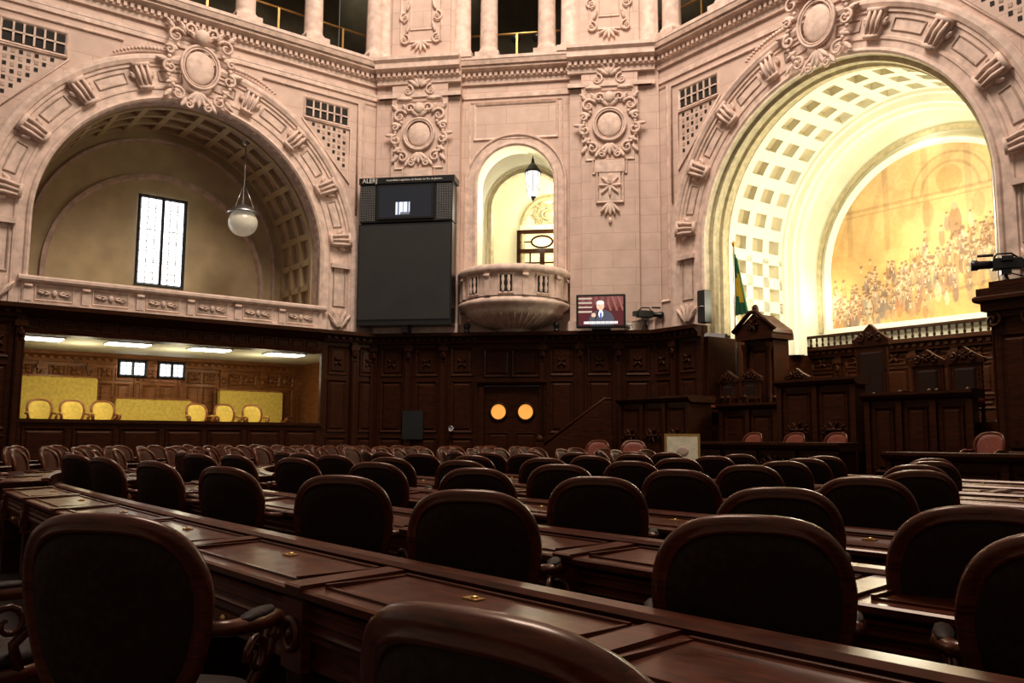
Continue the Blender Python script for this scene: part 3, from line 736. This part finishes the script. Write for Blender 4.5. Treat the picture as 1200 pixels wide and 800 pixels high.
# pedimented cabinet
m=MB(); x0,x1=2.7,3.6
m.box(x0,x1,.6,1.2,1.6,3.75,WOOD); m.panel(x0+.2,x1-.2,1.9,3.5,.6,WOOD)
for x in (x0+.08,x1-.08): m.lathe([(.09,0),(.09,.1),(.06,.15),(.055,1.8),(.09,1.9),(.1,2.0)],12,WOOD,(x,.52,1.65))
m.box(x0-.12,x1+.12,.4,1.25,3.75,3.9,WOOD)
cx=(x0+x1)/2
m.prismz([(x0-.15,3.9),(x1+.15,3.9),(x1+.12,4.0),(cx,4.42),(x0-.12,4.0)],.42,1.2,WOOD)
m.tube([(x0-.2,.4,3.98),(cx-.1,.4,4.45),(cx+.1,.4,4.45),(x1+.2,.4,3.98)],.06,WOOD)
m.ball((cx,.5,4.52),.09,.09,.14,WOOD)
for q in range(6): leaf(m,cx,4.12,.42,.18,.07,q*pi/3,WOOD)
m.finish('pedimented_wooden_cabinet',FR)
def throne(name,s,d,z0,w,h):
    m=MB(); m.box(s-w/2,s+w/2,d-.55,d,z0+.42,z0+.5,LEAR,b=.02); m.box(s-w/2,s+w/2,d-.53,d,z0+.32,z0+.42,WOOD)
    for sx in (-1,1):
        x=s+sx*(w/2-.04)
        pr=[(.04,0),(.05,.1),(.03,.2)]; zz=.2
        while zz<h*.78: pr+=[(.05,zz+.05),(.03,zz+.1)]; zz+=.1
        m.lathe(pr,8,WOOD,(x,d,z0)); m.ball((x,d,z0+h*.8+.03),.06,.06,.08,WOOD)
        m.box(x-.035,x+.035,d-.55,d-.48,z0,z0+.65,WOOD); m.box(x-.04,x+.04,d-.56,d,z0+.65,z0+.7,WOOD); m.ball((x,d-.56,z0+.67),.05,.05,.05,WOOD)
    m.box(s-w/2+.08,s+w/2-.08,d-.02,d+.04,z0+.5,z0+h*.8,WOOD); m.raised(s-w/2+.13,s+w/2-.13,z0+.6,z0+h*.72,d-.02,.04,.04,LEA)
    m.prismz([(s-w/2-.05,z0+h*.78),(s+w/2+.05,z0+h*.78),(s+w/2+.05,z0+h*.84),(s+w*.25,z0+h*.92),(s,z0+h),(s-w*.25,z0+h*.92),(s-w/2-.05,z0+h*.84)],d-.06,d+.06,WOOD)
    for k in (-1,1): spiral(m,s+k*w*.28,z0+h*.86,d-.05,w*.13,1.2,k,pi/2,WOOD,.022)
    for q in range(6): leaf(m,s,z0+h*.88,d-.06,.1,.05,q*pi/3,WOOD,.03)
    m.finish(name,FR)
throne('carved_high_back_chair',5.75,1.4,1.6,.82,2.35)
for s,d in ((7.3,1.0),(8.1,1.0)): throne('carved_high_back_chair',s,d,1.6,.72,1.6)
for s,d in ((2.45,.25),(3.2,.2),(4.05,.9),): throne('carved_high_back_chair',s,d,1.6,.6,1.4)
# flags
def flag(name,s,d,zt,mats):
    m=MB(); m.tube([(s,d,1.6),(s,d,zt)],.025,METAL,8); m.ball((s,d,zt+.05),.05,.05,.08,BRASS)
    m.lathe([(.2,0),(.2,.05),(.05,.1),(.03,.25)],12,METAL,(s,d,1.6))
    n=14; rows=10; vs=[]; 
    for j in range(rows+1):
        t=j/rows
        for i in range(n+1):
            q=i/n; wd=.12+.35*t; x=s+(q*wd); y=d+.07*sin(q*18)*(.4+t); z=zt-.15-1.7*t-.25*q*(1-t)
            vs.append((x,y,z))
    for j in range(rows):
        for i in range(n):
            a=j*(n+1)+i; mt=mats[0]
            if len(mats)>1 and ((i-7)**2/14+(j-5)**2/8<1): mt=mats[1]
            m.add([vs[a],vs[a+1],vs[a+n+2],vs[a+n+1]],[(0,1,2,3)],mt,True)
    m.finish(name,FR)
flag('brazilian_flag',2.5,.5,6.3,[GREEN,FYEL]); flag('state_flag',9.13,.45,6.9,[WHITE,BLUE])
# video cameras
def vcam(loc,yaw,sc=1,legs=.6,name='video_camera'):
    m=MB(); m.box(-.09,.09,-.25,.2,0,.2,BLACK,b=.02)
    m.lathe([(0,0),(.07,0),(.07,.2),(.09,.22),(.09,.32),(.07,.33),(0,.31)],14,BLACK)
    k=len(m.v)
    for i in range(k-15*7,k):
        v=m.v[i]; m.v[i]=Vector((v.x,v.z+.2,v.y+.1))
    m.box(-.16,-.09,-.1,.08,.13,.22,BLACK,b=.01); m.tube([(0,-.2,.2),(0,-.1,.28),(0,.12,.28),(0,.17,.2)],.018,BLACK,6)
    m.box(-.06,.06,-.36,-.25,.03,.17,BLACK,b=.01); m.tube([(.1,.15,.28),(.1,.4,.28)],.025,BLACK,6)
    m.box(-.06,.06,-.08,.08,-.08,0,BLACK); m.tube([(.05,-.05,-.04),(.12,-.45,-.15)],.012,BLACK,5)
    for q in range(3):
        a=q*2*pi/3+.5; m.tube([(0,0,-.06),(.3*legs*cos(a),.3*legs*sin(a),-.06-legs)],.018,BLACK,5)
    o=m.finish(name,None,loc=loc,rot=(0,0,yaw)); o.scale=(sc,)*3
vcam(FR((9.65,-.4,4.41)),1.25,1.1,.26); vcam(FC((7.75,-.55,4.55)),-1.3,1,.28)
m=MB(); m.tube([(0,0,0),(.28,-.1,.04)],.06,WHITE,10); m.tube([(0,0,-.02),(0,.0,-.12)],.02,WHITE,6); m.lathe([(.06,-.14),(.06,-.11),(0,-.11)],10,WHITE)
m.finish('security_camera',None,loc=FC((7.35,-.6,4.34)),rot=(0,0,2.6))
for (s,z) in ((2.75,4.2),(5.3,4.2)):
    m=MB(); m.lathe([(0,0),(.09,0),(.09,.04),(.05,.06),(.08,.12),(.1,.2),(.06,.27),(0,.28)],12,BLACK,FC((s,-.6,z))); m.finish('stage_spotlight')
m=MB(); m.box(2.12,2.37,-.5,-.25,4.2,5.05,BLACK,b=.02); m.lathe([(0,0),(.09,0),(.08,.02)],12,METAL,(2.28,-.52,4.6)); m.finish('loudspeaker',FR)
# framed document board
m=MB(); m.box(-.36,.36,-.02,.02,0,.86,BRASS); m.box(-.31,.31,-.03,-.02,.05,.8,PAPER); m.ball((0,-.035,.5),.12,.01,.1,ORN2,12,6)
m.box(-.4,.4,-.1,.15,-.5,-.0,WOOD); m.box(-.44,.44,-.14,.18,-.04,0,DESK)
m.finish('framed_document_board',None,loc=(3.5,17.6,.50),rot=(-.05,0,-.1))
# ================================================================= CHAIR
def chair_mesh(name,wm,lm):
    m=MB()
    def yb(x,z): return -.235-.2*(z-.5)+.9*x*x
    def outline(n,f=1.0):
        P=[]
        for i in range(n):
            a=2*pi*i/n; ca,sa=cos(a),sin(a); e=2/3.0
            x=.285*abs(ca)**e*(1 if ca>0 else -1); z=.29*abs(sa)**e*(1 if sa>0 else -1)
            x*=1-.22*max(0,-(z-.05)/.34)**1.15
            if z>0: z+=.012*(1-(x/.285)**2)
            P.append((x*f,z*f))
        return P
    n=56; O=outline(n); cz=.762
    cs=[(.024,0),(.018,.02),(0,.027),(-.012,.022),(-.016,.027),(-.024,.026),(-.032,.006),(-.032,-.006),(-.024,-.026),(-.016,-.027),(-.012,-.022),(0,-.027),(.018,-.02)]
    vs=[]
    for i in range(n):
        x,z=O[i]; px,pz=O[(i+1)%n]; qx,qz=O[i-1]; tx,tz=px-qx,pz-qz; l=math.hypot(tx,tz); nx,nz=tz/l,-tx/l
        for (a,b) in cs:
            X=x+nx*(a-.024); Z=z+nz*(a-.024); vs.append((X,yb(x,cz+z)+b,cz+Z))
    k=len(cs); fs=[]
    for i in range(n):
        for j in range(k): fs.append((i*k+j,((i+1)%n)*k+j,((i+1)%n)*k+(j+1)%k,i*k+(j+1)%k))
    m.add(vs,fs,wm,True)
    for sgn in (1,-1):
        vs=[];fs=[]; fr=[.86,.80,.6,.4,.2]
        for q,f in enumerate(fr):
            for (x,z) in O: vs.append((x*f,yb(x*f,cz+z*f)+sgn*(.004 if q==0 else .018),cz+z*f))
        for q in range(len(fr)-1):
            for i in range(n): fs.append((q*n+i,q*n+(i+1)%n,(q+1)*n+(i+1)%n,(q+1)*n+i))
        vs.append((0,yb(0,cz)+sgn*.02,cz)); L=len(vs)-1
        for i in range(n): fs.append(((len(fr)-1)*n+i,(len(fr)-1)*n+(i+1)%n,L))
        m.add(vs,fs,lm,True)
    def sq(a,rx,ry,e=.62):
        ca,sa=cos(a),sin(a); return (rx*abs(ca)**e*(1 if ca>0 else -1), ry*abs(sa)**e*(1 if sa>0 else -1))
    lv=[(.36,.24,.23,wm),(.36,.275,.255,wm),(.43,.28,.26,wm),(.44,.265,.245,wm)]
    def loft(lv,mt):
        vs=[];fs=[];N=28
        for (z,rx,ry,_) in lv:
            for i in range(N): x,y=sq(2*pi*i/N,rx,ry); vs.append((x,y+.02,z))
        for l in range(len(lv)-1):
            for i in range(N): fs.append((l*N+i,l*N+(i+1)%N,(l+1)*N+(i+1)%N,(l+1)*N+i))
        fs+=[tuple(range(N-1,-1,-1)),tuple((len(lv)-1)*N+i for i in range(N))]
        m.add(vs,fs,mt,True)
    loft(lv,wm); loft([(.435,.262,.242,0),(.47,.265,.245,0),(.495,.235,.215,0),(.502,.12,.1,0)],lm)
    for sx in (-1,1):
        m.tube([(sx*.22,-.2,.54),(sx*.235,-.21,.43)],.025,wm,8)
        A=[(sx*.252,-.19,.735),(sx*.285,-.12,.725),(sx*.31,0,.715),(sx*.30,.12,.71),(sx*.29,.19,.695),(sx*.285,.215,.665),(sx*.285,.20,.635),(sx*.285,.17,.63),(sx*.285,.155,.65),(sx*.285,.17,.668)]
        m.tube(A,[.02,.024,.028,.028,.026,.022,.02,.017,.014,.01],wm,8)
        m.tube([(sx*.285,.16,.69),(sx*.275,.17,.6),(sx*.255,.10,.52),(sx*.255,.12,.43)],[.02,.022,.02,.024],wm,8)
        m.ball((sx*.30,0.02,.738),.03,.12,.018,lm,8,6)
        P=[]
        for i in range(15):
            t=i/14; a=t*2.4*pi; rr=.07*(1-.8*t); P.append((sx*.28,.07-rr*cos(a),.60+rr*sin(a)))
        m.tube(P,[.015*(1-.4*i/14) for i in range(15)],wm,6)
    m.lathe([(.1,.36),(.1,.33),(.045,.3),(.04,.2),(.06,.17),(.075,.13),(.05,.09),(0,.08)],14,wm)
    for q in range(4):
        a=q*pi/2+pi/4; P=[(r*cos(a),r*sin(a),z) for (r,z) in ((.04,.16),(.12,.17),(.2,.11),(.26,.05),(.3,.045))]
        m.tube(P,[.03,.03,.026,.022,.024],wm,8); m.ball((.3*cos(a),.3*sin(a),.025),.025,.025,.025,BLACK,8,5)
    return m.finish(name,mesh_only=True)
CH=chair_mesh('armchair_mesh',CHW,LEA); CHM=chair_mesh('armchair_oxblood_mesh',CHW,LEAM); CHR=chair_mesh('armchair_red_mesh',CHW,LEAR); CHY=chair_mesh('armchair_yellow_mesh',WOODL,YEL)
def put(me,x,y,z,face,name='swivel_armchair',sc=1):
    o=bpy.data.objects.new(name,me); bpy.context.collection.objects.link(o); o.location=(x,y,z); o.rotation_euler=(0,0,face-pi/2); o.scale=(sc,)*3; return o
def rows_ok(x,y,mg=.9):
    dR=(x-3.96)*.819+(y-23.75)*.574
    dL=(x+3.9)*(-.616)+(y-25)*.788
    dC=(x+3.9)*.1575+(y-25)*.9875
    return dR<-4.15-mg and dL<-.3-mg-.6 and dC<-.7-mg-1.6
# seating follows a family of parallel curves
def psi(s):
    if s<0: return 49+3*s
    if s<8: return 49+.6*s
    return 53.8+6*(s-8)
def kap(s): return math.radians(3 if s<0 else .6 if s<8 else 6)
DS=.05; PT={0:(.70,2.43)}
x,y=PT[0]
for i in range(0,620):
    a=math.radians(psi((i+.5)*DS)); x-=cos(a)*DS; y+=sin(a)*DS; PT[i+1]=(x,y)
x,y=PT[0]
for i in range(0,-200,-1):
    a=math.radians(psi((i-.5)*DS)); x+=cos(a)*DS; y-=sin(a)*DS; PT[i-1]=(x,y)
def cur(s,off):
    i=math.floor(s/DS); i=max(-199,min(618,i)); f=s/DS-i; p,q=PT[i],PT[i+1]
    a=math.radians(psi(s)); return (p[0]+(q[0]-p[0])*f+sin(a)*off, p[1]+(q[1]-p[1])*f+cos(a)*off)
rng=random.Random(5)
# nearest three rows: position of the chair back and facing angle
for (bx,by,f) in ((-.01,1.14,52),(-1.10,2.40,82),(-2.22,3.05,50),
                  (1.36,2.06,66),(.675,2.45,76),(-.16,3.52,80),(-.93,4.75,84),(-1.95,5.95,66),(-2.93,7.15,60),(-3.95,8.4,56),
                  (2.15,2.3,70),(1.52,2.82,74),(1.17,3.8,76),(.47,4.75,80),(-.24,5.95,82),(-1.12,7.15,74),(-2.1,8.45,66),(-3.1,9.75,60)):
    a=math.radians(f); put(CH,bx+.27*cos(a),by+.27*sin(a),0,a)
def putc(k,s):
    x,y=cur(s,1.27*k+.26)
    if not rows_ok(x,y,.5): return
    ang=90-psi(s)
    if s<8: f=73
    elif s<13: f=73+(ang-73)*(s-8)/5
    else: f=ang
    put(CHM if s>9.5 else CH,x,y,0,math.radians(f)+rng.uniform(-.14,.14))
SMAX=25
for k in range(-5,7):
    if k in (-1,0,1): s=9.1
    elif k<-1: s=8.2 if k==-2 else 9.5
    else: s=-5+.3*rng.random()
    while s<SMAX:
        putc(k,s); s+=(1.3 if s<8 else .98)/max(.25,1-kap(s)*(1.27*k+.26))
# ---------------------------------------------------------------- desks
def desk_row(base,s0,s1):
    L=(s1-s0); sm=(s0+s1)/2; nb=max(1,round(L*(1-kap(sm)*base)/1.3)); seg=nb*4
    def fr(p):
        q=cur(s0+p[0],base-p[1]); return (q[0],q[1],p[2])
    m=MB()
    m.prism([(-.46,.735),(.015,.715),(.03,.725),(.03,.745),(.02,.752),(-.46,.772)],0,L,DESK,seg)
    m.prism([(-.47,.77),(-.40,.768),(-.385,.785),(-.40,.80),(-.46,.803),(-.48,.79)],0,L,DESK,seg)
    m.prism([(-.06,.7),(.0,.7),(.012,.69),(0,.68),(0,.665),(.015,.655),(.0,.64),(0,.625),(.012,.615),(0,.60),(.0,.585),(-.02,.575),(-.02,.52),(-.005,.51),(-.005,.49),(-.06,.49)],0,L,DESK,seg)
    m.prism([(-.46,.06),(-.42,.06),(-.42,.74),(-.46,.74)],0,L,WOOD,seg)
    m.prism([(-.49,0),(-.40,0),(-.40,.1),(-.49,.1)],0,L,WOOD,seg)
    bw=L/nb
    for i in range(nb+1):
        x=i*bw
        m.box(x-.06,x+.06,-.46,.02,0,.72,WOOD); m.box(x-.075,x+.075,-.0,.035,.48,.715,DESK)
        m.prism([(-.46,.765),(.035,.745),(.04,.76),(.03,.766),(-.46,.783)],x-.055,x+.055,DESK)
        P=[(x+.05*cos(k*pi/8),.04,.6+.05*sin(k*pi/8)) for k in range(16)]
        m.tube(P,.014,DESK,6,True); m.ball((x,.04,.6),.02,.015,.02,DESK,8,5)
        if i<nb:
            m.prism([(-.37,.766),(-.355,.766),(-.355,.776),(-.37,.776)],x+.10,x+bw-.10,DESK,4)
            m.prism([(-.05,.754),(-.035,.753),(-.035,.763),(-.05,.763)],x+.10,x+bw-.10,DESK,4)
            for xa in (x+.10,x+bw-.115): m.box(xa,xa+.015,-.37,-.035,.755,.772,DESK)
            m.box(x+bw*.5,x+bw*.5+.07,-.30,-.26,.765,.77,BRASS); m.ball((x+bw*.5+.03,-.28,.772),.014,.014,.006,BRASS,8,5)
            for q in (0,1):
                xa=x+.1+q*(bw-.2)/2; old=m.M; m.M=T((0,-.46,0))
                m.frame(xa+.02,xa+(bw-.2)/2-.02,.14,.66,0,.04,.02,WOOD); m.M=old
            m.box(x+bw/2-.25,x+bw/2+.25,-.03,.01,.52,.57,DESK); m.ball((x+bw/2,.015,.545),.018,.015,.018,BRASS,8,5)
    m.finish('curved_desk_row',fr)
def segs(base,lo,hi,aisles=()):
    run=None; s=lo; last=lo
    while s<=hi+.001:
        x,y=cur(s,base)
        ok=rows_ok(x,y,.35) and not any(abs(s-q)*(1-kap(s)*base)<.5 for q in aisles)
        if ok and run is None: run=s
        if run is not None and (not ok or s+.25>hi):
            if last-run>1.0: desk_row(base,run,last)
            run=None
        last=s; s+=.25
for k in range(-5,7):
    segs(1.27*k+.58, -5 if k>=-1 else 8 if k==-2 else 9.2, SMAX,(8.4,16.0,20.5))
# red chairs & yellow chairs
fd=math.atan2(-.574,-.819)
for (s,d) in ((4.6,-1.75),(5.7,-1.75),(6.7,-1.75),(9.6,-1.5)):
    p=FR((s,d,0)); put(CHR,p[0],p[1],.35,fd)
put(CHR,2.0,20.9,0,-2.0,sc=1.15); put(CHR,2.9,20.6,0,-1.8,sc=1.15)
fl=math.atan2(-.788,.616)
for s in (8.37,7.62,6.88,4.43,3.64,2.82):
    p=FL((s,2.2,0)); put(CHY,p[0],p[1],1.0,fl,'gallery_armchair',1.12)
m=MB(); m.box(-.7,.7,-.3,.3,.9,.96,DESK,b=.01)
for sx in (-1,1):
    for sy in (-1,1): m.lathe([(.03,0),(.045,.1),(.03,.3),(.045,.6),(.04,.9)],8,WOOD,(sx*.6,sy*.22,0))
m.box(-.65,.65,-.26,.26,.78,.9,WOOD)
m.finish('side_table',None,loc=(2.1,21.8,0),rot=(0,0,0))
# ================================================================= floor
m=MB(); m.box(-16,18,-4,32,-.1,0,CARPET); m.finish('floor')
# ================================================================= light
def area(loc,rot,size,power,col,sy=None):
    l=bpy.data.lights.new('lamp','AREA'); l.energy=power; l.color=col; l.size=size
    if sy: l.shape='RECTANGLE'; l.size_y=sy
    o=bpy.data.objects.new('ceiling_skylight' if power>1000 else 'cove_light',l); bpy.context.collection.objects.link(o); o.location=loc; o.rotation_euler=rot; return o
def point(p,power,col,r=.2,name='bulb'):
    l=bpy.data.lights.new(name,'POINT'); l.energy=power; l.color=col; l.shadow_soft_size=r
    o=bpy.data.objects.new(name,l); bpy.context.collection.objects.link(o); o.location=p
area((0,13.5,22),(math.radians(12),0,0),8,4500,(1,.84,.70))
LC=(1,.94,.70)
point(FR((5.7,1.9,6.4)),520,LC,.8,'alcove_flood_lamp')
point(FR((4.2,1.5,4.8)),125,LC,.4,'alcove_flood_lamp'); point(FR((7.4,1.5,4.8)),125,LC,.4,'alcove_flood_lamp')
for s in (2.75,8.65): point(FR((s,4.0,5.2)),26,LC,.25,'cove_lamp')
point(FR((5.7,4.0,9.0)),12,LC,.25,'cove_lamp')
point(FC((4.0,1.2,8.2)),110,(1,.95,.75),.15,'lantern_bulb'); point(FC((5.2,2.9,8.6)),150,(1,.93,.62),.2,'niche_lamp')
for s in (2.8,5.2,7.6): point(FL((s,1.8,3.0)),30,(1,.9,.58),.3,'gallery_fill')  # unseen fill points added to brighten the gallery beside its fluorescents
w=bpy.data.worlds.new('ambient'); bpy.context.scene.world=w; w.use_nodes=True
bg=w.node_tree.nodes['Background']; bg.inputs['Color'].default_value=(1,.81,.66,1); bg.inputs['Strength'].default_value=.22
# ================================================================= camera
cam=bpy.data.cameras.new('camera'); cam.lens=30; cam.sensor_width=36; cam.clip_end=200; cam.clip_start=.05
co=bpy.data.objects.new('camera',cam); bpy.context.collection.objects.link(co)
co.matrix_world=T((0,0,1.27))@Matrix.Rotation(math.radians(96.4),4,'X')@Matrix.Rotation(math.radians(.3),4,'Z')
bpy.context.scene.camera=co
sc=bpy.context.scene; sc.view_settings.view_transform='Standard'; sc.view_settings.look='None'; sc.view_settings.exposure=0
